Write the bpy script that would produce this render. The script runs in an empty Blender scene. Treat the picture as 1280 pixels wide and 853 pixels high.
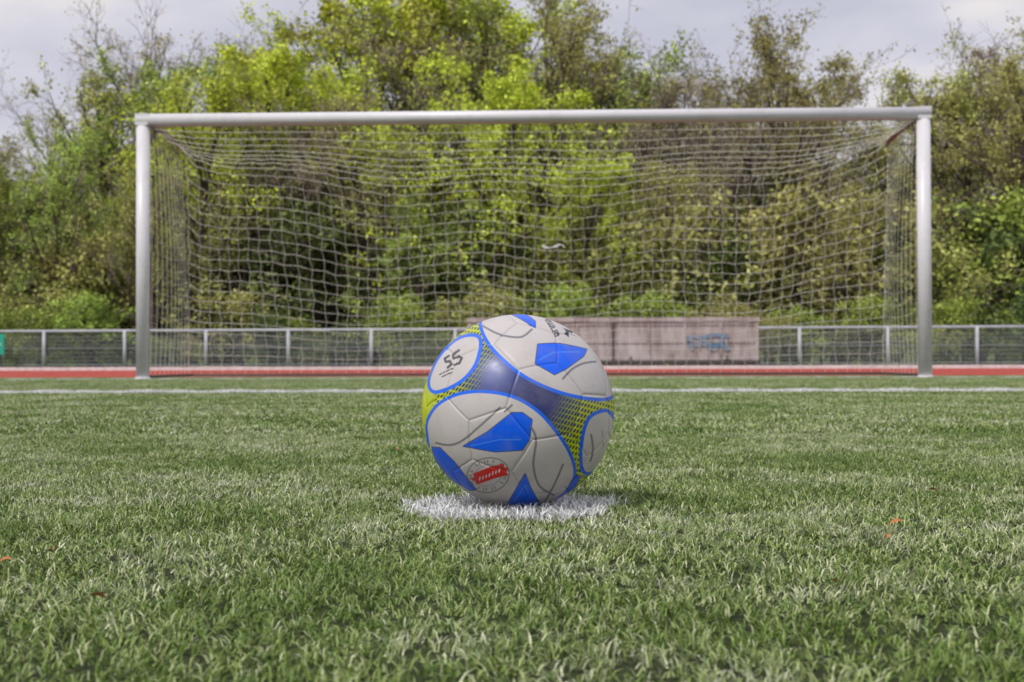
import bpy, math, random
import numpy as np
from mathutils import Vector, Matrix
rng=np.random.default_rng(7); random.seed(7)
S=bpy.context.scene
COL=S.collection
def link(o,parent=None):
    COL.objects.link(o)
    if parent is not None: o.parent=parent
    return o
def empty(name,loc=(0,0,0)):
    e=bpy.data.objects.new(name,None); e.location=loc; e.empty_display_size=0.1
    return link(e)
def s2l(c):
    c=np.asarray(c,dtype=float)/255.
    return np.where(c<=0.04045,c/12.92,((c+0.055)/1.055)**2.4)
# ---------- camera ----------
W0,H0=1280.,853.
FPX=1644.; CH=0.165; D0=1.507
yaw=math.radians(1.9); pitch=math.radians(0.89); roll=math.radians(-0.16)
CX=D0*math.tan(math.radians(1.9-0.25))
cam=bpy.data.cameras.new("camera"); co=bpy.data.objects.new("camera",cam); link(co)
R=Matrix.Rotation(yaw,4,'Z')@Matrix.Rotation(math.pi/2+pitch,4,'X')@Matrix.Rotation(roll,4,'Z')
co.matrix_world=Matrix.Translation((CX,-D0,CH))@R
cam.sensor_width=36; cam.lens=36*FPX/W0; cam.clip_end=3000; cam.clip_start=0.02
cam.dof.use_dof=True; cam.dof.focus_distance=1.44; cam.dof.aperture_fstop=14
S.camera=co
S.view_settings.view_transform='Standard'; S.view_settings.look='None'; S.view_settings.exposure=0
CAM=np.array([CX,-D0]); FW=np.array([-math.sin(yaw),math.cos(yaw)]); RT=np.array([math.cos(yaw),math.sin(yaw)])
def P(px,d):
    q=CAM+FW*d+RT*((px-640)/FPX*d); return float(q[0]),float(q[1])
# ---------- material helpers ----------
class M:
    def __init__(s,name,rough=0.6,spec=0.3):
        s.m=bpy.data.materials.new(name); s.m.use_nodes=True; s.nt=s.m.node_tree; s.n=s.nt.nodes; s.l=s.nt.links
        s.b=s.n['Principled BSDF']; s.b.inputs['Roughness'].default_value=rough; s.b.inputs['Specular IOR Level'].default_value=spec
    def new(s,t,**k):
        x=s.n.new(t)
        for a,b in k.items():
            if a.startswith('_'): x.inputs[a[1:].replace('_',' ')].default_value=b
            else: setattr(x,a,b)
        return x
    def noise(s,vec,scale,detail=3,rough=0.55):
        x=s.new('ShaderNodeTexNoise'); x.inputs['Scale'].default_value=scale; x.inputs['Detail'].default_value=detail; x.inputs['Roughness'].default_value=rough
        s.l.new(vec,x.inputs['Vector']); return x.outputs['Fac']
    def ramp(s,fac,stops,interp='LINEAR'):
        r=s.new('ShaderNodeValToRGB'); r.color_ramp.interpolation=interp; e=r.color_ramp.elements
        while len(e)<len(stops): e.new(0.5)
        for i,(p,c) in enumerate(stops):
            e[i].position=p; e[i].color=(c,c,c,1) if isinstance(c,(int,float)) else (*c,1)
        s.l.new(fac,r.inputs[0]); return r.outputs[0]
    def mix(s,f,a,b,mode='MIX'):
        x=s.new('ShaderNodeMix',data_type='RGBA',blend_type=mode)
        for k,v in ((0,f),(6,a),(7,b)):
            if hasattr(v,'is_output'): s.l.new(v,x.inputs[k])
            elif k==0: x.inputs[0].default_value=v
            else: x.inputs[k].default_value=(*v,1)
        return x.outputs[2]
    def math(s,op,a,b=0.0,c=None):
        x=s.new('ShaderNodeMath',operation=op)
        for k,v in ((0,a),(1,b),(2,c)):
            if v is None: continue
            if hasattr(v,'is_output'): s.l.new(v,x.inputs[k])
            else: x.inputs[k].default_value=v
        return x.outputs[0]
    def col(s,o): 
        if hasattr(o,'is_output'): s.l.new(o,s.b.inputs['Base Color'])
        else: s.b.inputs['Base Color'].default_value=(*o,1)
    def bump(s,h,strength=0.3,dist=0.01):
        x=s.new('ShaderNodeBump'); x.inputs['Strength'].default_value=strength; x.inputs['Distance'].default_value=dist
        s.l.new(h,x.inputs['Height']); s.l.new(x.outputs[0],s.b.inputs['Normal'])
    def pos(s): return s.new('ShaderNodeNewGeometry').outputs['Position']
    def obj(s): return s.new('ShaderNodeTexCoord').outputs['Object']
def mesh_np(name,verts,faces_flat,loop_tot,mats=(),mi=None,smooth=False):
    me=bpy.data.meshes.new(name); verts=np.asarray(verts,dtype=np.float32)
    ff=np.asarray(faces_flat,dtype=np.int32); lt=np.asarray(loop_tot,dtype=np.int32)
    me.vertices.add(len(verts)); me.vertices.foreach_set('co',verts.ravel())
    me.loops.add(len(ff)); me.loops.foreach_set('vertex_index',ff)
    me.polygons.add(len(lt)); ls=np.zeros(len(lt),dtype=np.int32); ls[1:]=np.cumsum(lt)[:-1]
    me.polygons.foreach_set('loop_start',ls)
    try: me.polygons.foreach_set('loop_total',lt)
    except Exception: pass
    for m in mats: me.materials.append(m)
    if mi is not None: me.polygons.foreach_set('material_index',np.asarray(mi,dtype=np.int32))
    me.polygons.foreach_set('use_smooth',np.full(len(lt),smooth))
    me.update(calc_edges=True); me.validate()
    return me
class Geo:
    def __init__(s): s.v=[]; s.f=[]; s.t=[]; s.mi=[]; s.n=0
    def add(s,v,f,mi=0):
        v=np.asarray(v,dtype=float); s.v.append(v)
        for q in f: s.f.extend([i+s.n for i in q]); s.t.append(len(q)); s.mi.append(mi)
        s.n+=len(v)
    def box(s,c,d,mi=0,rot=0.0):
        x,y,z=[a/2 for a in d]; v=np.array([[-x,-y,-z],[x,-y,-z],[x,y,-z],[-x,y,-z],[-x,-y,z],[x,-y,z],[x,y,z],[-x,y,z]])
        if rot: 
            a,b=math.cos(rot),math.sin(rot); v=np.c_[v[:,0]*a-v[:,1]*b,v[:,0]*b+v[:,1]*a,v[:,2]]
        s.add(v+np.array(c),[(0,3,2,1),(4,5,6,7),(0,1,5,4),(1,2,6,5),(2,3,7,6),(3,0,4,7)],mi)
    def tube(s,pts,rad,k=6,mi=0,caps=True):
        pts=np.asarray(pts,dtype=float); n=len(pts)
        rad=np.broadcast_to(np.asarray(rad,dtype=float),(n,))
        t=np.gradient(pts,axis=0); t/=np.linalg.norm(t,axis=1)[:,None]+1e-9
        m=pts[-1]-pts[0]; ref=np.array([0,0,1.]) if abs(m[2])<0.8*np.linalg.norm(m) else np.array([1.,0,0])
        a=np.cross(t,ref); a/=np.linalg.norm(a,axis=1)[:,None]+1e-9; b=np.cross(t,a)
        an=np.arange(k)*2*math.pi/k
        v=pts[:,None,:]+rad[:,None,None]*(np.cos(an)[None,:,None]*a[:,None,:]+np.sin(an)[None,:,None]*b[:,None,:])
        f=[]
        for i in range(n-1):
            for j in range(k):
                j2=(j+1)%k; f.append((i*k+j,i*k+j2,(i+1)*k+j2,(i+1)*k+j))
        if caps: f.append(tuple(range(k-1,-1,-1))); f.append(tuple((n-1)*k+j for j in range(k)))
        s.add(v.reshape(-1,3),f,mi)
    def mesh(s,name,mats,smooth=False):
        return mesh_np(name,np.vstack(s.v),s.f,s.t,mats,s.mi,smooth)
def obj(name,me,parent=None,loc=(0,0,0)):
    o=bpy.data.objects.new(name,me); o.location=loc; return link(o,parent)

# ---------- world ----------
w=bpy.data.worlds.new("World"); S.world=w; w.use_nodes=True; nt=w.node_tree; nt.nodes.clear()
sun_el=math.radians(50); sun_az=math.radians(218)
out=nt.nodes.new('ShaderNodeOutputWorld'); sky=nt.nodes.new('ShaderNodeTexSky'); sky.sky_type='NISHITA'; sky.sun_disc=False
sky.sun_elevation=sun_el; sky.sun_rotation=sun_az; sky.dust_density=2
b1=nt.nodes.new('ShaderNodeBackground'); b1.inputs[1].default_value=0.1; nt.links.new(sky.outputs[0],b1.inputs[0])
tc=nt.nodes.new('ShaderNodeTexCoord'); mp=nt.nodes.new('ShaderNodeMapping'); mp.inputs['Scale'].default_value=(1,1,2.6); mp.inputs['Location'].default_value=(1.3,0.1,0.4)
nt.links.new(tc.outputs['Generated'],mp.inputs[0])
nz=nt.nodes.new('ShaderNodeTexNoise'); nz.inputs['Scale'].default_value=5.0; nz.inputs['Detail'].default_value=4; nz.inputs['Roughness'].default_value=0.5; nz.inputs['Distortion'].default_value=0.2
nt.links.new(mp.outputs[0],nz.inputs['Vector'])
rp=nt.nodes.new('ShaderNodeValToRGB'); e=rp.color_ramp.elements
e[0].position=0.36; e[0].color=(0.59,0.59,0.69,1); e[1].position=0.66; e[1].color=(0.90,0.85,0.84,1)
m_=e.new(0.52); m_.color=(0.71,0.70,0.78,1)
nt.links.new(nz.outputs['Fac'],rp.inputs[0])
b2=nt.nodes.new('ShaderNodeBackground'); b2.inputs[1].default_value=1.0; nt.links.new(rp.outputs[0],b2.inputs[0])
mx=nt.nodes.new('ShaderNodeMixShader'); mx.inputs[0].default_value=0.92
nt.links.new(b1.outputs[0],mx.inputs[1]); nt.links.new(b2.outputs[0],mx.inputs[2]); nt.links.new(mx.outputs[0],out.inputs[0])
sl=bpy.data.lights.new("sun",'SUN'); sl.energy=2.1; sl.angle=math.radians(11); sl.color=(1,0.96,0.9)
so=bpy.data.objects.new("sun",sl); link(so)
sd=Vector((math.sin(sun_az)*math.cos(sun_el),math.cos(sun_az)*math.cos(sun_el),math.sin(sun_el)))
so.rotation_euler=sd.to_track_quat('Z','Y').to_euler(); so.location=(-5,-8,12)

# ---------- ground sheets ----------
def sheet(name,x0,x1,y0,y1,z,mat,rot=0,parent=None):
    g=Geo(); g.add([[x0,y0,z],[x1,y0,z],[x1,y1,z],[x0,y1,z]],[(0,1,2,3)]); o=obj(name,g.mesh(name,[mat]),parent); o.rotation_euler[2]=rot; return o
m=M("terrain_mat",0.95,0.1); p=m.pos()
m.col(m.ramp(m.noise(p,0.6,5),[(0.3,(0.05,0.07,0.02)),(0.6,(0.12,0.16,0.05)),(0.8,(0.17,0.16,0.08))])); ter=m.m
ys=[-300,60,85,100,112,130,1500]; zs=[-0.012,-0.012,-0.012,2.5,4.2,5,5]
g=Geo(); v=[]
for y_,z_ in zip(ys,zs): v+=[(-900,y_,z_),(900,y_,z_)]
g.add(v,[(2*i,2*i+1,2*i+3,2*i+2) for i in range(len(ys)-1)]); obj("ground",g.mesh("ground",[ter]))
m=M("turf_base",0.95,0.1); p=m.pos()
c=m.ramp(m.noise(p,900,2),[(0.35,(0.02,0.03,0.012)),(0.65,(0.09,0.11,0.05))])
m.col(c); m.bump(m.noise(p,700,2),0.6,0.004); turfb=m.m
sheet("artificial_turf_base",-45,45,-20,12.45,-0.006,turfb)
m=M("track_mat",0.9,0.15); p=m.pos()
c=m.ramp(m.noise(p,4,5,0.7),[(0.3,(0.36,0.04,0.028)),(0.7,(0.52,0.075,0.05))]); m.col(c); trk=m.m
wp=M("line_paint",0.7,0.2); wp.col(wp.ramp(wp.noise(wp.pos(),9,3),[(0.3,(0.55,0.55,0.53)),(0.6,(0.78,0.77,0.76))])); wpm=wp.m
tr=empty("running_track"); 
o=sheet("track_surface",-60,60,12.45,26.0,-0.002,trk,0,tr)
for i in range(10):
    y=13.6+i*1.22
    sheet("lane_line",-60,60,y,y+0.05,0.002,wpm,0,tr)
g=Geo(); g.box((0,26.15,0.025),(120,0.3,0.09)); obj("kerb",g.mesh("kerb",[wpm]),tr)
m=M("paving_mat",0.9,0.2); m.col(m.ramp(m.noise(m.pos(),3,5),[(0.3,(0.28,0.25,0.24)),(0.7,(0.48,0.44,0.43))])); pav=m.m
sheet("gravel_path",-60,60,27.0,36.5,-0.004,pav,math.radians(-0.5))

# ---------- turf blades ----------
def turf_mat(name,white=0):
    m=M(name,0.40,0.38); geo=m.new('ShaderNodeNewGeometry'); p=geo.outputs['Position']; r=geo.outputs['Random Per Island']
    if white: 
        c=m.ramp(r,[(0.0,(0.78,0.78,0.78)),(0.85,(0.90,0.90,0.91)),(0.96,(0.60,0.66,0.55))])
    else:
        c=m.ramp(r,[(0.0,(0.05,0.10,0.015)),(0.28,(0.14,0.235,0.04)),(0.60,(0.29,0.385,0.09)),(0.84,(0.46,0.54,0.20)),(1.0,(0.84,0.84,0.60))])
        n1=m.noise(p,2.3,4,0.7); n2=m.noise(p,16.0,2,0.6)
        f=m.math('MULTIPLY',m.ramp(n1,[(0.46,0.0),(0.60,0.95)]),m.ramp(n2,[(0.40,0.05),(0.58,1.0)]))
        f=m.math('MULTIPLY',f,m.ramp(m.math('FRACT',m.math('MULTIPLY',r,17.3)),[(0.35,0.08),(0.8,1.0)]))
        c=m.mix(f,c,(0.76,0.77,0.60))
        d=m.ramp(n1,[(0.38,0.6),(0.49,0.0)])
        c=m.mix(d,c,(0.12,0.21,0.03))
    m.col(c)
    return m.m
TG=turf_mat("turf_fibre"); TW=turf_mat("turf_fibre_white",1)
def blades(n,x0,y0,w,hh,wid,rg,whitefn=None,tuft=5,ls=1.0,up=0.0):
    nt_=n//tuft
    rx=rg.uniform(0,w,nt_); ry=rg.uniform(0,hh,nt_)
    rx=np.repeat(rx,tuft)+rg.normal(0,0.0018,nt_*tuft)+x0; ry=np.repeat(ry,tuft)+rg.normal(0,0.0018,nt_*tuft)+y0
    n=len(rx)
    la=np.sin(rx*23+ry*11)*1.3+np.cos(ry*31-rx*9)*1.3+rg.normal(0,1.2,n)
    ta=np.repeat(rg.uniform(0,6.28,nt_),tuft)
    dx=np.cos(la)*0.4+np.cos(ta)*0.35+rg.normal(0,0.6,n); dy=np.sin(la)*0.4+np.sin(ta)*0.35+rg.normal(0,0.6,n)
    wm=whitefn(rx,ry,rg) if whitefn is not None else np.zeros(n,bool)
    L=rg.uniform(0.006,0.0135,n)*(1+0.2*np.sin(rx*17)*np.cos(ry*19))*ls*(1+0.4*wm)
    q=rg.uniform(0.4,2.2,n)*(1-up)
    dn=np.sqrt(dx*dx+dy*dy)+1e-6; dx/=dn; dy/=dn
    k=L*q/np.sqrt(1+q*q); hz=L/np.sqrt(1+q*q)
    wd=wid*(1+0.3*wm)
    fa=rg.uniform(0,6.28,n); sx=np.cos(fa)*wd/2; sy=np.sin(fa)*wd/2
    z0=-0.004; curl=rg.uniform(-0.3,0.1,n)*hz
    def lvl(t,ws,b,cz_=0):
        cx=rx+dx*k*b; cy=ry+dy*k*b; cz=z0+hz*t+cz_
        return np.c_[cx-sx*ws,cy-sy*ws,cz],np.c_[cx+sx*ws,cy+sy*ws,cz]
    a0,a1=lvl(0,1,0); b0,b1_=lvl(0.7,0.9,0.38); c0,c1=lvl(1.0,0.15,1.0,curl)
    v=np.stack([a0,a1,b0,b1_,(c0+c1)/2],axis=1).reshape(-1,3)
    base=np.arange(n)[:,None]*5
    f=(base+np.array([0,1,3,2,2,3,4])[None,:]).ravel()
    t=np.tile([4,3],n)
    return v,f,t,np.repeat(wm.astype(int),2)
gr=empty("artificial_grass")
T=0.5
near=[]; mid=[]
for i in range(6):
    v,f,t,_=blades(22000,-T/2,-T/2,T,T,0.0012,rng); near.append(mesh_np("turf_near",v,f,t,[TG]))
for i in range(4):
    v,f,t,_=blades(6500,-T/2,-T/2,T,T,0.0026,rng,ls=1.35); mid.append(mesh_np("turf_mid",v,f,t,[TG]))
def spot(x,y,rg):
    a=np.arctan2(y+0.0,x); r=np.hypot(x-(-0.012),(y+0.010)*0.93)
    rad=0.118+0.008*np.sin(a*5)+0.006*np.sin(a*9+1)+rg.normal(0,0.007,len(x))
    return (r<rad)&(rg.uniform(0,1,len(x))<0.96)
rs=random.Random(3)
for ix in range(-13,13):
    for iy in range(-4,25):
        cx=(ix+0.5)*T; cy=(iy+0.5)*T
        if cy<3 and abs(cx)>3.0: continue
        if ix in(-1,0) and iy in(-1,0):
            v,f,t,mi=blades(23000,ix*T,iy*T,T,T,0.0012,rng,spot)
            obj("turf_tile",mesh_np("turf_spot",v,f,t,[TG,TW],mi),gr); continue
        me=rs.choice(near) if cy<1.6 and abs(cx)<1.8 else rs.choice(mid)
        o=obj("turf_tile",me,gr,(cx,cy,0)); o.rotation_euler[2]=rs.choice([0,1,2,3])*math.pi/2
ln=empty("goal_area_line")
lm=[]
for i in range(2):
    v,f,t,_=blades(5000,-T/2,-0.07,T,0.14,0.0026,rng,None,5,2.1,0.5); lm.append(mesh_np("line_fibre",v,f,t,[TW]))
for ix in range(-13,13): obj("line_tile",lm[ix%2],ln,((ix+.5)*T,5.45,0))
gl=empty("goal_line"); v,f,t,_=blades(3000,-T/2,-0.06,T,0.12,0.003,rng,None,5,1.5,0.4); me_=mesh_np("line_fibre",v,f,t,[TW])
for ix in range(-13,13): obj("line_tile",me_,gl,((ix+.5)*T,11.0,0))
# fallen leaves
m=M("dry_leaf",0.7,0.2); m.col(m.ramp(m.noise(m.obj(),60,3),[(0.3,(0.40,0.14,0.05)),(0.7,(0.65,0.32,0.14))])); DL=m.m
def gp(px,py):
    d=CH*FPX/(py-452.); return P(px,d)
for k,(px,py,s) in enumerate([(1119,667,.0065),(1107,685,.005),(1165,624,.006),(122,764,.0065),(67,700,.005),(8,714,.005),(497,566,.005),(1040,745,.0035)]):
    x,y=gp(px,py+2); n=9; v=[];f=[]
    for i in range(n):
        t=i/(n-1); wd=0.45*math.sin(math.pi*min(1,t*0.95+0.03))**0.8*s*2; zc=0.25*s*math.sin(t*3)
        v+= [[(t-.5)*2*s,-wd/2,zc+abs(wd)*0.35],[(t-.5)*2*s,0,zc],[(t-.5)*2*s,wd/2,zc+abs(wd)*0.25]]
    for i in range(n-1):
        for j in (0,1): f.append((3*i+j,3*i+3+j,3*i+4+j,3*i+1+j))
    g=Geo(); g.add(v,f); o=obj("fallen_leaf",g.mesh("fallen_leaf",[DL],True),None,(x,y,0.011)); o.rotation_euler=(0.5,-0.2,k*1.3)

# ---------- ball ----------
RB=0.11
import bmesh
bm=bmesh.new(); bmesh.ops.create_icosphere(bm,subdivisions=9,radius=1.0)
me=bpy.data.meshes.new("football"); bm.to_mesh(me); bm.free()
N=len(me.vertices); V=np.empty(N*3,dtype=np.float32); me.vertices.foreach_get('co',V); V=V.reshape(-1,3).astype(float)
BC=np.array([0,0,RB-0.001])
f_=BC-np.array([CX,-D0,CH]); f_/=np.linalg.norm(f_); r_=np.cross(f_,[0,0,1]); r_/=np.linalg.norm(r_); u_=np.cross(r_,f_)
X=647+120*(V@r_); Y=511-120*(V@u_); Wz=-(V@f_)
pts=np.c_[X,Y]
def catmull(p,closed=True,n=8):
    p=np.array(p,float); m=len(p); o=[]
    rg=range(m) if closed else range(m-1)
    for i in rg:
        if closed: a,b,c,d=p[i-1],p[i],p[(i+1)%m],p[(i+2)%m]
        else: a,b,c,d=p[max(i-1,0)],p[i],p[i+1],p[min(i+2,m-1)]
        for t in np.arange(n)/n:
            o.append(0.5*((2*b)+(-a+c)*t+(2*a-5*b+4*c-d)*t*t+(-a+3*b-3*c+d)*t**3))
    if not closed: o.append(p[-1])
    return np.array(o)
def sdist(poly,closed=True,pad=12):
    lo=poly.min(0)-pad; hi=poly.max(0)+pad
    idx=np.where((X>lo[0])&(X<hi[0])&(Y>lo[1])&(Y<hi[1]))[0]
    q=pts[idx]; d=np.full(len(idx),1e9); ins=np.zeros(len(idx),bool); n=len(poly)
    for i in range(n if closed else n-1):
        a=poly[i]; b=poly[(i+1)%n]; ab=b-a; L=ab@ab+1e-9
        t=np.clip(((q-a)@ab)/L,0,1); e_=q-a-t[:,None]*ab; d=np.minimum(d,(e_*e_).sum(1))
        if closed:
            c=((a[1]>q[:,1])!=(b[1]>q[:,1])); 
            xi=(b[0]-a[0])*(q[:,1]-a[1])/(b[1]-a[1]+1e-12)+a[0]; ins^=c&(q[:,0]<xi)
    d=np.sqrt(d); 
    if closed: d=np.where(ins,-d,d)
    return idx,d
C=np.zeros((N,3))
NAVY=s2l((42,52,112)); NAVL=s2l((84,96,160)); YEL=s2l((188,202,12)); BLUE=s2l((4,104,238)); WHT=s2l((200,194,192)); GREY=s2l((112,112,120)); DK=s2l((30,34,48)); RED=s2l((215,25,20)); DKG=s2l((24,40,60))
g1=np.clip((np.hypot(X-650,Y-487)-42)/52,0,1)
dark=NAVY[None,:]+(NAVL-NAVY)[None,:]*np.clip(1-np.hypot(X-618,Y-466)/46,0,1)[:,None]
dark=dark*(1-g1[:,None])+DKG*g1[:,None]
a1=np.sin((X*0.80+Y*0.60)*2*math.pi/3.6); a2=np.sin((X*0.25-Y*0.97)*2*math.pi/6.5+1)
mesh_=np.maximum(a1,a2*0.8)
hat=np.clip((mesh_-(1.0-1.0*g1))*1.3+0.4,0,1)*np.clip(g1*6,0,1)*(0.5+0.5*g1)
hat=np.maximum(hat,np.clip((551-X-(Y-500)*0.12)/9,0,1)*np.clip((548-Y)/10,0,1))
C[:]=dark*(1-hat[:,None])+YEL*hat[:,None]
def over(idx,a,col): C[idx]=C[idx]*(1-a[:,None])+col[None,:]*a[:,None]
def fill(poly,col,edge=0.6,border=None,bw=4):
    idx,d=sdist(poly)
    if border is not None: over(idx,np.clip((bw-d)/edge/1.2+0.5,0,1),border)
    over(idx,np.clip(-d/edge/1.2+0.5,0,1),col)
def stroke(poly,col,wd,alpha=1,edge=0.8):
    idx,d=sdist(np.array(poly,float),False,wd+4); over(idx,alpha*np.clip((wd/2-d)/edge+0.5,0,1),col)
lobeA=catmull([(603,402),(612,394),(640,386),(680,384),(722,396),(752,430),(768,470),(768,488),(752,496),(722,494),(690,486),(656,470),(627,446),(610,424)])
lobeB=catmull([(598,424),(600,438),(594,458),(580,474),(560,484),(545,486),(540,474),(548,452),(562,434),(580,423)])
lobeC=catmull([(538,548),(538,526),(552,506),(576,494),(606,491),(640,497),(668,513),(690,537),(706,562),(713,586),(706,606),(690,622),(664,636),(620,642),(580,632),(550,602),(536,575)])
lobeD=catmull([(757,515),(766,530),(764,555),(750,578),(738,586),(728,584),(724,568),(726,540),(733,522),(745,515)])
for L,bw in ((lobeA,4.2),(lobeB,4.5),(lobeC,4.0),(lobeD,4.5)):
    fill(L,WHT,0.7,BLUE,bw)
B2=s2l((2,98,246))
for sh in ([(671,433),(694,431),(731,437),(726,446),(704,462),(690,469),(668,456)],
           [(583,553),(612,536),(640,514),(652,514),(663,522),(660,545),(652,557),(620,559)],
           [(541,556),(553,556),(570,572),(596,606),(588,608),(562,594),(548,578)],
           [(655,586),(662,604),(674,628),(655,631),(632,629),(642,610)],
           [(640,392),(656,391),(668,403),(668,411),(652,400)],
           [(708,606),(716,592),(722,590),(716,606),(706,616)]):
    fill(np.array(sh,float),B2,0.8,s2l((60,80,130)),1.2)
for sh in ([(590,553),(625,545),(650,545)],[(672,452),(690,442),(722,441)],[(640,624),(655,600),(660,612)]): stroke(sh,s2l((70,150,250)),1.2,0.8)
for c in ([(548,550),(566,552),(582,546),(604,528),(626,508)],[(662,530),(668,545),(665,575),(672,600),(690,614)],[(604,408),(625,420),(650,424),(664,414)],
          [(700,474),(712,462),(726,455),(742,452)],[(640,505),(632,512)],[(734,540),(737,560),(734,572)],[(676,630),(690,600),(700,575)]):
    stroke(catmull(c,False),GREY,2.6,0.9)
def T2(cx,cy,ang,sc,strokes,wd,col=DK):
    ca,sa=math.cos(ang),math.sin(ang)
    for s_ in strokes:
        q=np.array(s_,float)*sc; q=np.c_[cx+q[:,0]*ca-q[:,1]*sa,cy+q[:,0]*sa+q[:,1]*ca]; stroke(q,col,wd,0.9,0.7)
word=[[(-10,1),(-6,1),(-6,-1.6),(-9,-2.4),(-10,0),(-9,2.4),(-6,2.2)],[(-4,2.5),(-4,-2.4),(-1.5,-2.4)],[(0.3,2.5),(0.3,-2.4)],[(2.3,2.5),(2.3,-2.4),(5,-2.0),(5,2.5)],[(5,-2.0),(7.4,-2.4),(7.6,2.5)],[(9.6,-2.4),(12,-2.2),(12,2.5),(9.6,2.2),(9.6,0),(12,0)]]
T2(690,411,math.radians(62+180),1.15,word,1.8)
fill(np.array([(702,410),(716,413),(714,417),(710,415),(709,423),(704,418),(706,414)],float),DK,0.8)
five=[[(-6,-7),(-12,-6),(-12,-1),(-7,0),(-6,5),(-12,7)],[(9,-8),(0,-7),(-1,-1),(6,-1),(9,3),(4,8),(-3,7)]]
T2(571,449,math.radians(-22),0.95,five,3.2)
T2(561,464,math.radians(-24),1.0,[[(-9,0),(-6,0)],[(-4,0),(-2,0)],[(0,0),(4,0)],[(6,0),(9,0)],[(-7,4),(-2,4)],[(0,4),(6,4)]],1.6)
T2(748,548,math.radians(80),1.0,[[(-12,-2),(-4,-2)],[(0,-2),(8,-2)]],1.0,GREY)
th=np.linspace(0,2*math.pi,40); ell=lambda a,b,cx=611,cy=588,ro=-0.35: np.c_[cx+a*np.cos(th)*math.cos(ro)-b*np.sin(th)*math.sin(ro),cy+a*np.cos(th)*math.sin(ro)+b*np.sin(th)*math.cos(ro)]
stroke(ell(26,21),DK,1.1,0.8); stroke(ell(17,12.5),GREY,0.8,0.7)
for k in range(26):
    if k%6==5: continue
    e1=ell(22,16.7); i=int(k*39/26); pt=e1[i]; 
    dv=(pt-np.array([611,588])); dv/=np.linalg.norm(dv); stroke([pt-dv*1.7,pt+dv*1.7],DK,1.2,0.7)
fill(np.array([(589,593),(595,590),(593,586),(613,578),(630,573),(631,578),(636,578),(633,583),(636,587),(620,591),(597,600),(596,596)],float),RED,0.8)
for k in range(7):
    cx_=601+k*3.9; cy_=592.5-k*1.75; hh_=2.2 if k in(0,4) else 1.4
    stroke([(cx_,cy_+1.4),(cx_+0.8,cy_-hh_)],s2l((240,235,235)),1.3,0.9,0.6)
phi=(1+5**.5)/2
ic=[]
for a in(-1,1):
    for b in(-phi,phi): ic+= [(0,a,b),(a,b,0),(b,0,a)]
ic=np.array(ic); ic/=np.linalg.norm(ic,axis=1)[:,None]
hx=[]
for i in range(12):
    for j in range(i+1,12):
        for k in range(j+1,12):
            if ic[i]@ic[j]>0.4 and ic[j]@ic[k]>0.4 and ic[i]@ic[k]>0.4: h=ic[i]+ic[j]+ic[k]; hx.append(h/np.linalg.norm(h))
hx=np.array(hx)
def dirp(px,py):
    a=(px-647)/120; b=(511-py)/120; c=math.sqrt(max(0,1-a*a-b*b)); return a*r_+b*u_-c*f_
tgt=dirp(622,548); q=Vector(ic[0]).rotation_difference(Vector(tgt)); Q=np.array((Matrix.Rotation(0.45,3,Vector(tgt))@q.to_matrix()))
ic=ic@Q.T; hx=hx@Q.T
val=np.concatenate([V@ic.T/2.32744,V@hx.T/2.26728],axis=1)*2.3
val.sort(axis=1); df=val[:,-1]-val[:,-2]
seam=np.exp(-(df/0.008)**2); puff=np.clip(df/0.12,0,1)
rad=1-0.0065*seam-0.003*(1-puff)**3
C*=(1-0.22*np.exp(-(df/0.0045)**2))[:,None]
Vn=V*rad[:,None]*RB
me.vertices.foreach_set('co',Vn.astype(np.float32).ravel())
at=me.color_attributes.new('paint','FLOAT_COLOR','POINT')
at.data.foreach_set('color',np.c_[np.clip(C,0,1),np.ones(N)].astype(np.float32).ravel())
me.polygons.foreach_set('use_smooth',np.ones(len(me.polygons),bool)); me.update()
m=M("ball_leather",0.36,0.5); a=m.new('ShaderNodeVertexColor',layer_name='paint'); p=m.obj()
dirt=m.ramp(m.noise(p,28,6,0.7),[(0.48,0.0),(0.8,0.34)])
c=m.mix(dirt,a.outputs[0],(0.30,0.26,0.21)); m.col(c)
m.l.new(m.ramp(m.noise(p,40,4),[(0.3,0.30),(0.7,0.48)]),m.b.inputs['Roughness']); m.bump(m.noise(p,900,2),0.12,0.0006)
me.materials.append(m.m)
obj("football",me,None,tuple(BC))

# ---------- goal ----------
m=M("white_aluminium",0.36,0.5); p=m.obj(); m.col(m.mix(m.ramp(m.noise(p,5,5,0.7),[(0.5,0.0),(0.85,0.45)]),(0.80,0.78,0.81),(0.46,0.42,0.41))); ALU=m.m
m=M("bracket_steel",0.5,0.5); m.col((0.12,0.08,0.07)); m.b.inputs['Metallic'].default_value=0.3; BR=m.m
m=M("net_cord",0.8,0.2); m.col((0.74,0.72,0.64)); NETM=m.m
GX=-0.2; GY=11.0; HW=3.66
goal=empty("football_goal",(GX,GY,0))
def ovaltube(a,b,rx,ry,k=28):
    a=np.array(a,float);b=np.array(b,float); d=b-a; d/=np.linalg.norm(d)
    s1=np.array([1.,0,0]) if abs(d[2])>.5 else np.array([0,0,1.]); s2=np.array([0,1.,0])
    an=np.arange(k)*2*math.pi/k; ring=np.cos(an)[:,None]*s1*rx+np.sin(an)[:,None]*s2*ry
    v=np.vstack([a+ring,b+ring]); f=[(j,(j+1)%k,k+(j+1)%k,k+j) for j in range(k)]; f.append(tuple(range(k-1,-1,-1))); f.append(tuple(range(k,2*k))); return v,f
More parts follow.
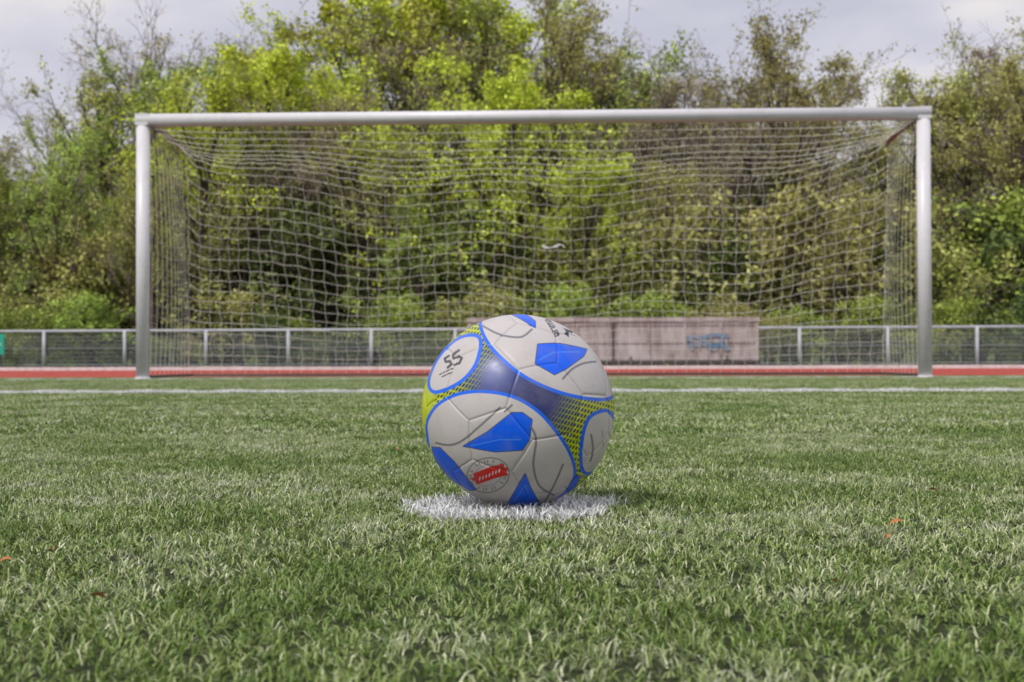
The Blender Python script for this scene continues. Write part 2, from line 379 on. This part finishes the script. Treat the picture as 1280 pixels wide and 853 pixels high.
for nm,xx in (("left_post",-HW-0.06),("right_post",HW+0.06)):
    g=Geo(); v,f=ovaltube((xx,0,-0.05),(xx,0,2.44),0.064,0.06); g.add(v,f); 
    g.tube([(xx,0,0.0),(xx,0,0.02)],0.075,20)
    o=obj(nm,g.mesh(nm,[ALU],False),goal)
    for pl in o.data.polygons: pl.use_smooth=len(pl.vertices)==4
g=Geo(); v,f=ovaltube((-HW-0.12,0,2.50),(HW+0.12,0,2.50),0.058,0.063); g.add(v,f)
for sx in(-1,1): g.box((sx*(HW+0.062),0,2.499),(0.126,0.11,0.112))
o=obj("crossbar",g.mesh("crossbar",[ALU]),goal)
for pl in o.data.polygons: pl.use_smooth=len(pl.vertices)==4 and pl.area>0.05
for sx in(-1,1):
    g=Geo(); x=sx*(HW+0.05)
    g.tube([(x,0.05,2.47),(x-sx*0.02,0.6,2.475),(x-sx*0.02,1.25,2.42)],0.026,10)
    g.tube([(x,0.05,2.22),(x-sx*0.01,0.35,2.47)],0.014,8)
    g.box((x,0.08,2.40),(0.05,0.05,0.22)); obj("net_bracket",g.mesh("net_bracket",[BR],True),goal)
g=Geo(); g.box((0,0.066,2.45),(7.30,0.012,0.014)); obj("net_rail",g.mesh("net_rail",[ALU]),goal)
nu,nv=61,28
endp=np.array([(0.06,2.45),(0.6,2.44),(1.20,2.40),(1.32,1.9),(1.42,1.2),(1.50,0.6),(1.55,0.0)])
midp=np.array([(0.06,2.45),(0.42,2.27),(0.95,2.12),(1.25,1.72),(1.42,1.15),(1.50,0.55),(1.55,0.0)])
def prof(pp):
    c=catmull(pp,False,12); d=np.r_[0,np.cumsum(np.linalg.norm(np.diff(c,axis=0),axis=1))]; t=np.linspace(0,d[-1],nv+1)
    return np.c_[np.interp(t,d,c[:,0]),np.interp(t,d,c[:,1])]
pe,pm=prof(endp),prof(midp)
verts=[];
for j in range(nv+1):
    for i in range(nu+1):
        u=i/nu; s=(4*u*(1-u))**0.55; q=pe[j]*(1-s)+pm[j]*s
        v=j/nv; sag=0.22*s*math.sin(math.pi*v)**1.2+0.05*math.sin(u*23+v*3)*math.sin(math.pi*v)
        yb=0.09*math.sin(u*17+v*5)*math.sin(math.pi*v)
        wob=0.014*math.sin(i*1.7+j*2.3)+0.035*math.sin(u*31+v*2)*math.sin(math.pi*v)
        verts.append(((u-.5)*2*(HW+0.04)+wob,q[0]+yb,max(0.01,q[1]-sag+0.010*math.sin(i*2.9+j)*math.sin(math.pi*v))))
faces=[(j*(nu+1)+i,j*(nu+1)+i+1,(j+1)*(nu+1)+i+1,(j+1)*(nu+1)+i) for j in range(nv) for i in range(nu)]
def netobj(nm,verts,faces,th=0.0062):
    me=bpy.data.meshes.new(nm); me.from_pydata(verts,[],faces); me.materials.append(NETM); o=obj(nm,me,goal)
    md=o.modifiers.new('w','WIREFRAME'); md.thickness=th; md.use_even_offset=False; md.use_boundary=True; md.use_replace=True; return o
netobj("net_back",verts,faces)
for sx in(-1,1):
    vs=[];fs=[]; na=10
    nh=19
    zz=np.linspace(2.42,0.01,nh+1)
    back=np.interp(zz[::-1],pe[::-1,1],pe[::-1,0])[::-1]
    for j in range(nh+1):
        for i in range(na+1):
            t=i/na; vs.append((sx*(HW+0.05-0.05*math.sin(math.pi*t)*math.sin(math.pi*j/nh)),0.06+(back[j]-0.06)*t,max(0.01,zz[j]-0.07*math.sin(math.pi*t)*math.sin(math.pi*j/nh))))
    fs=[(j*(na+1)+i,j*(na+1)+i+1,(j+1)*(na+1)+i+1,(j+1)*(na+1)+i) for j in range(nh) for i in range(na)]
    netobj("net_side",vs,fs,0.0040)
g=Geo(); g.tube([(-HW,0.05,0.03),(-HW,1.55,0.03),(HW,1.55,0.03),(HW,0.05,0.03)],0.014,8); obj("ground_bar",g.mesh("ground_bar",[BR]),goal)
g=Geo(); q=catmull([(-0.12,0,0.01),(-0.05,0,-0.015),(0.02,0.01,0.0),(0.08,0.01,0.02),(0.12,0,-0.01)],False,5)
v=[];
for i,a in enumerate(q): wd=0.009+0.005*math.sin(i*.7); v+=[a+[0,0,wd],a-[0,0.01,wd]]
g.add(v,[(2*i,2*i+2,2*i+3,2*i+1) for i in range(len(q)-1)]); obj("net_white_scrap",g.mesh("net_white_scrap",[wpm]),goal,(0.22,1.27,1.37))  # small curved white scrap caught in the net, not identified

# ---------- fence ----------
m=M("galvanised_steel",0.5,0.5); m.col(m.ramp(m.noise(m.obj(),3,3),[(0.3,(0.42,0.43,0.47)),(0.7,(0.56,0.56,0.60))])); GS=m.m
m=M("fence_wire",0.6,0.4); m.col((0.30,0.32,0.33)); FWR=m.m
fx,fy=P(640,38.6); fence=empty("metal_fence",(fx,fy,0)); fence.rotation_euler[2]=math.radians(-2.6)
g=Geo(); FH=1.12
for i in range(-16,17): 
    x=(i+0.33)*2.5; g.tube([(x,0,0),(x,0,FH)],0.055,8)
g.tube([(-41,0,FH),(42,0,FH)],0.038,8); 
obj("posts_and_rails",g.mesh("posts_and_rails",[GS],True),fence)
g=Geo(); g.box((0,0.04,0.10),(83,0.02,0.03)); g.box((0,0.04,0.6),(83,0.02,0.02))
x=-41.
while x<42: g.box((x,0.05,0.57),(0.010,0.009,1.0)); x+=0.07
for z in np.arange(0.1,1.08,0.12): g.box((0.5,0.06,z),(83,0.008,0.009))
obj("mesh_panels",g.mesh("mesh_panels",[FWR]),fence)
m=M("green_sign_mat",0.5,0.3); m.col((0.03,0.38,0.26)); GSM=m.m
g=Geo(); g.box((0,0,0.72),(0.62,0.02,0.62)); g.box((0,-0.013,0.72),(0.4,0.004,0.08),1); x,y=P(0,39.6)
obj("green_sign",g.mesh("green_sign",[GSM,wpm]),None,(x-0.1,y-0.2,0))

# ---------- container ----------
m=M("weathered_panel",0.8,0.2); p=m.obj()
mp_=m.new('ShaderNodeMapping'); mp_.inputs['Scale'].default_value=(3,3,0.7); m.l.new(p,mp_.inputs[0])
c=m.ramp(m.noise(mp_.outputs[0],1.6,6,0.7),[(0.3,(0.25,0.19,0.17)),(0.5,(0.43,0.37,0.355)),(0.72,(0.58,0.55,0.54))])
m.col(c); m.bump(m.noise(p,15,4),0.3,0.01); WPN=m.m
m=M("dark_frame",0.7,0.3); m.col((0.09,0.075,0.07)); DF=m.m
m=M("graffiti_paint",0.6,0.3); m.col(m.ramp(m.noise(m.obj(),5,3),[(0.35,(0.10,0.22,0.36)),(0.65,(0.30,0.33,0.38))])); GF=m.m
DC=31.0; xl,_=P(588,DC); xr,yc=P(938,DC-0.2); Lc=xr-xl
ct=empty("graffiti_container",((xl+xr)/2,yc,0)); ct.rotation_euler[2]=math.radians(1.2)
g=Geo(); Hc=1.13
g.box((0,0,0.10+Hc/2-0.05),(Lc,2.2,Hc-0.16),0)
g.box((0,-1.115,Hc-0.02),(Lc+0.06,0.06,0.09),0); g.box((0,0,Hc-0.005),(Lc+0.04,2.2,0.05),0)
g.box((0,-1.12,0.14),(Lc+0.02,0.05,0.08),1)
n=8
for i in range(n+1): 
    x=-Lc/2+0.03+i*(Lc-0.06)/n; g.box((x,-1.115,0.60),(0.045 if i not in(0,n) else 0.08,0.035,Hc-0.28),1 if i in(4,) else 0)
for i in range(n):
    x=-Lc/2+0.03+(i+.5)*(Lc-0.06)/n
    for zz_ in (0.56,0.96): g.box((x,-1.104,zz_),((Lc-0.06)/n-0.06,0.014,0.012),1)
obj("body",g.mesh("body",[WPN,DF]),ct)
for xx in(-Lc/2+0.7,-0.4,0.4,Lc/2-0.7):
    g=Geo(); an=np.linspace(0,2*math.pi,17)[:-1]
    v=[(0.11*math.cos(a),s_,0.11*math.sin(a)) for s_ in(-0.04,0.04) for a in an]; f=[(i,(i+1)%16,16+(i+1)%16,16+i) for i in range(16)]+[tuple(range(15,-1,-1)),tuple(range(16,32))]
    g.add(v,f); g.box((0,0,0.10),(0.05,0.1,0.14)); obj("wheel",g.mesh("wheel",[DF]),ct,(xx,-1.06,0.11))
g=Geo()
def ribbon(pl,wd,x0,z0):
    q=catmull(pl,False,6); t=np.gradient(q,axis=0); t/=np.linalg.norm(t,axis=1)[:,None]+1e-9; nn=np.c_[-t[:,1],t[:,0]]*wd/2
    v=[]
    for a,b in zip(q,nn): v+=[(x0+a[0]+b[0],-1.138-ribbon.k*0.002,z0+a[1]+b[1]),(x0+a[0]-b[0],-1.138-ribbon.k*0.002,z0+a[1]-b[1])]
    ribbon.k+=1; g.add(v,[(2*i,2*i+1,2*i+3,2*i+2) for i in range(len(q)-1)])
ribbon.k=0
gx=Lc/2-1.62
for pl,wd_ in (([(0,.22),(.15,.30),(.35,.26),(.55,.33),(.95,.30)],.07),([(.12,.0),(.10,.30)],.06),([(.28,.02),(.36,.30),(.44,.05)],.05),([(.55,.30),(.52,.05),(.66,.02),(.72,.2)],.05),([(.80,.32),(.78,.12),(.92,.0),(.88,.25)],.05),([(0.0,.08),(.4,.12),(.98,.04)],.04)):
    ribbon(pl,wd_,gx,0.42)
obj("graffiti",g.mesh("graffiti",[GF]),ct)

# ---------- trees ----------
def leaf_mat(name,c1,c2,c3,dk=0.4):
    m=M(name,0.55,0.25); geo=m.new('ShaderNodeNewGeometry'); oi=m.new('ShaderNodeObjectInfo')
    c=m.ramp(geo.outputs['Random Per Island'],[(0.0,c1),(0.55,c2),(1.0,c3)])
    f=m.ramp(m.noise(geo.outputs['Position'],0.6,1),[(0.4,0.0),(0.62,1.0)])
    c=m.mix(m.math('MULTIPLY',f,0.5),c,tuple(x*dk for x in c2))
    hs=m.new('ShaderNodeHueSaturation'); m.l.new(c,hs.inputs['Color'])
    m.l.new(m.math('MULTIPLY_ADD',oi.outputs['Random'],0.03,0.474),hs.inputs['Hue']); m.l.new(m.math('MULTIPLY_ADD',oi.outputs['Random'],0.45,0.86),hs.inputs['Value'])
    m.col(hs.outputs[0])
    return m.m
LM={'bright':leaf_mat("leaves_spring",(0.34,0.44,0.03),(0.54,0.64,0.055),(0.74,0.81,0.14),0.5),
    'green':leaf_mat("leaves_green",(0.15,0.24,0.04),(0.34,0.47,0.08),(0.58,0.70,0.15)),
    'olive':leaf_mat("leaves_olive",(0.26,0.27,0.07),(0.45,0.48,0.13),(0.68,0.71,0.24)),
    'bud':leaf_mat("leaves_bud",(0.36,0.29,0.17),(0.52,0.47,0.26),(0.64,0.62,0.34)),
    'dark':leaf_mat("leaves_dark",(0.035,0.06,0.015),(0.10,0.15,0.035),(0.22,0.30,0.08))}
def bark(nm,a,b):
    m=M(nm,0.9,0.1); m.col(m.ramp(m.noise(m.obj(),4,3,0.7),[(0.3,a),(0.7,b)])); return m.m
BARK=bark("bark",(0.04,0.03,0.025),(0.13,0.10,0.08)); BARKL=bark("bark_grey",(0.18,0.15,0.14),(0.36,0.31,0.29))
def make_tree(seed,kind,H=15.,spread=0.36,nlimb=15,start=0.18,leaves=24000,lsz=0.10,twigs=True,up=0.5):
    rg=np.random.default_rng(seed); g=Geo(); tips=[]
    def branch(p,d,L,r,lv,n):
        pts=[p.copy()]; d=d/np.linalg.norm(d)
        for i in range(n):
            d=d+rg.normal(0,0.11 if lv else 0.05,3)+np.array([0,0,0.07*(lv>0)]); d/=np.linalg.norm(d); pts.append(pts[-1]+d*L/n)
        pts=np.array(pts); rr=np.linspace(r,max(r*0.25,0.006),n+1)
        g.tube(pts,rr,[9,6,4,3,3][lv],0 if lv<3 else 2,caps=False); return pts,rr
    lean=np.array([rg.normal(0,.05),rg.normal(0,.05),1])
    tp,trr=branch(np.zeros(3)-[0,0,0.2],lean,H*0.88,H*0.018,0,10)
    def sample(pts,rr,t):
        k=t*(len(pts)-1); i=min(int(k),len(pts)-2); a=k-i; return pts[i]*(1-a)+pts[i+1]*a, rr[i]*(1-a)+rr[i+1]*a, pts[i+1]-pts[i]
    ga=rg.uniform(0,6)
    for i in range(nlimb):
        t=start+(0.97-start)*(i+rg.uniform(0,1))/nlimb; p,r,dd=sample(tp,trr,t); ga+=2.4+rg.normal(0,.4)
        h=(t-start)/(1-start); L=H*spread*(0.55+0.9*math.sin(math.pi*min(1,0.25+0.75*h))**0.8)*rg.uniform(0.7,1.15)*(1-0.45*h)
        e=up+0.7*h+rg.normal(0,0.15)
        d=np.array([math.cos(ga),math.sin(ga),e]); lp,lr=branch(p,d,L,min(r*0.6,H*0.008),1,7)
        for j in range(7):
            t2=rg.uniform(0.25,1.0); p2,r2,d2=sample(lp,lr,t2); d2=d2/np.linalg.norm(d2)+rg.normal(0,0.65,3); L2=L*0.42*rg.uniform(.6,1.2)
            sp,sr=branch(p2,d2,L2,max(r2*0.6,0.015),2,4)
            for k in range(5):
                t3=rg.uniform(0.2,1.0); p3,r3,d3=sample(sp,sr,t3); d3=d3/np.linalg.norm(d3)+rg.normal(0,0.6,3); L3=L2*0.5*rg.uniform(.6,1.2)
                qp,qr=branch(p3,d3,L3,max(r3*0.55,0.010),3,3); tips.append((qp,L3))
                if twigs:
                    for q in range(3):
                        p4,r4,d4=sample(qp,qr,rg.uniform(.3,1)); d4=d4/np.linalg.norm(d4)+rg.normal(0,.6,3); zp,zr=branch(p4,d4,L3*0.55,0.008,4,2); tips.append((zp,L3*0.5))
    V1=np.vstack(g.v); f1=np.array(g.f); t1=np.array(g.t); m1=np.array(g.mi)
    nt_=len(tips); A=np.array([t[0][0] for t in tips]); B=np.array([t[0][-1] for t in tips]); w_=np.exp(rg.normal(0,1.0,nt_)); w_/=w_.sum()
    ti=rg.choice(nt_,leaves,p=w_); tt=rg.uniform(0.15,1.1,leaves)[:,None]; c=A[ti]*(1-tt)+B[ti]*tt+rg.normal(0,0.16,(leaves,3))
    a=rg.normal(0,1,(leaves,3)); a/=np.linalg.norm(a,axis=1)[:,None]; b=rg.normal(0,1,(leaves,3)); b=np.cross(a,b); b/=np.linalg.norm(b,axis=1)[:,None]
    sz=lsz*rg.uniform(0.5,1.3,leaves)[:,None]
    lv=np.stack([c-a*sz,c-b*sz*0.55,c+a*sz,c+b*sz*0.55],axis=1).reshape(-1,3)
    f2=np.arange(leaves*4)+len(V1)
    return mesh_np("tree_"+kind,np.vstack([V1,lv]),np.r_[f1,f2],np.r_[t1,np.full(leaves,4)],[BARK,LM[kind],BARKL],np.r_[m1,np.ones(leaves)])
TM={'bright':[make_tree(1,'bright',15,.34,14,.16,15000,.10),make_tree(2,'bright',15,.30,16,.2,13000,.09)],
    'green':[make_tree(3,'green',15,.34,15,.15,14000,.10),make_tree(4,'green',15,.30,15,.2,11000,.09)],
    'olive':[make_tree(5,'olive',15,.32,15,.2,11000,.085,up=.8),make_tree(6,'olive',15,.36,16,.25,9500,.085,up=.9)],
    'bud':[make_tree(7,'bud',15,.30,17,.25,4500,.06,up=1.1),make_tree(8,'bud',15,.34,17,.22,6000,.06,up=.9)]}
SH={'green':make_tree(11,'green',4,.6,14,.04,7000,.08,False,.5),'dark':make_tree(12,'dark',4,.6,14,.04,8000,.09,False,.6),'olive':make_tree(13,'olive',4,.6,14,.04,5000,.08,False,.7),'bright':make_tree(14,'bright',4,.6,14,.04,5000,.08,False,.7)}
rs=random.Random(11)
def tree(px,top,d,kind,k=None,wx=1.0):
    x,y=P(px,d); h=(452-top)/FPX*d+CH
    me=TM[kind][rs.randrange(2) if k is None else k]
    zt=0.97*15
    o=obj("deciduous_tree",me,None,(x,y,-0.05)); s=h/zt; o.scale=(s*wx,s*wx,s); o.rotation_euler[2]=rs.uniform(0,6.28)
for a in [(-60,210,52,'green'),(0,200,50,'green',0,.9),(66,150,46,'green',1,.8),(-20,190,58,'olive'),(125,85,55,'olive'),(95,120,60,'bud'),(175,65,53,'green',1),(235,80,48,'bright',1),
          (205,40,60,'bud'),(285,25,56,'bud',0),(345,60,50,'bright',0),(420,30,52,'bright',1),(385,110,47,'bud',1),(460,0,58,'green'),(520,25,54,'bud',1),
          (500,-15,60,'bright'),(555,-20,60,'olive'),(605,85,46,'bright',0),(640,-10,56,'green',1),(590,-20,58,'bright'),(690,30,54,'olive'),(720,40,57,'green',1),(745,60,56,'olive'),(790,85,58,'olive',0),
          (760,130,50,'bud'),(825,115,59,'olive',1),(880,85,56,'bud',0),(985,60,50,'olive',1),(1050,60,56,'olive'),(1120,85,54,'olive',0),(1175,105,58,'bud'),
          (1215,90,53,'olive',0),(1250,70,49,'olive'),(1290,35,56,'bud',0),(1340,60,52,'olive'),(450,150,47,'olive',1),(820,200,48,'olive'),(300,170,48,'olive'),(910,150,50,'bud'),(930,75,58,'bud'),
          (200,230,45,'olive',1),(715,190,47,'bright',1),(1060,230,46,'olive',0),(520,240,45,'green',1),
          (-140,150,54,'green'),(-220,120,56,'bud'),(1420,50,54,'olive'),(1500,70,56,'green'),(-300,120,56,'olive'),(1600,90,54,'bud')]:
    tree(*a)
ug=empty("undergrowth_shrubs")
for i in range(95):
    px=-380+ i*22+rs.uniform(-14,14); d=rs.choice([47,53,58]); x,y=P(px,d)
    kd=rs.choice(['dark','dark','green','olive','olive'])
    o=obj("shrub",SH[kd],ug,(x,y,-0.1)); s=rs.uniform(0.5,1.25)*(1+0.02*(d-43)); o.scale=(s*1.1,s*1.1,s*1.1); o.rotation_euler[2]=rs.uniform(0,6.28)
for i in range(44):
    px=-380+ i*48+rs.uniform(-20,20); d=rs.uniform(42,45); x,y=P(px,d)
    kd=rs.choice(['green','olive','green','dark'])
    o=obj("shrub",SH[kd],ug,(x,y,-0.1)); s=rs.uniform(0.22,0.65); o.scale=(s*1.2,s*1.2,s); o.rotation_euler[2]=rs.uniform(0,6.28)
dw=empty("distant_woodland")
for i in range(46):
    px=-500+i*52+rs.uniform(-15,15); d=rs.uniform(64,80); x,y=P(px,d); kd=rs.choice(['olive','bud','green','olive','bud'])
    top=rs.uniform(230,300) if px<90 else rs.uniform(120,210)
    h=(452-top)/FPX*d; o=obj("tree_crown",rs.choice(TM[kd]),dw,(x,y,-0.1)); s=h/14.5; o.scale=(s*1.15,s*1.15,s); o.rotation_euler[2]=rs.uniform(0,6.28)
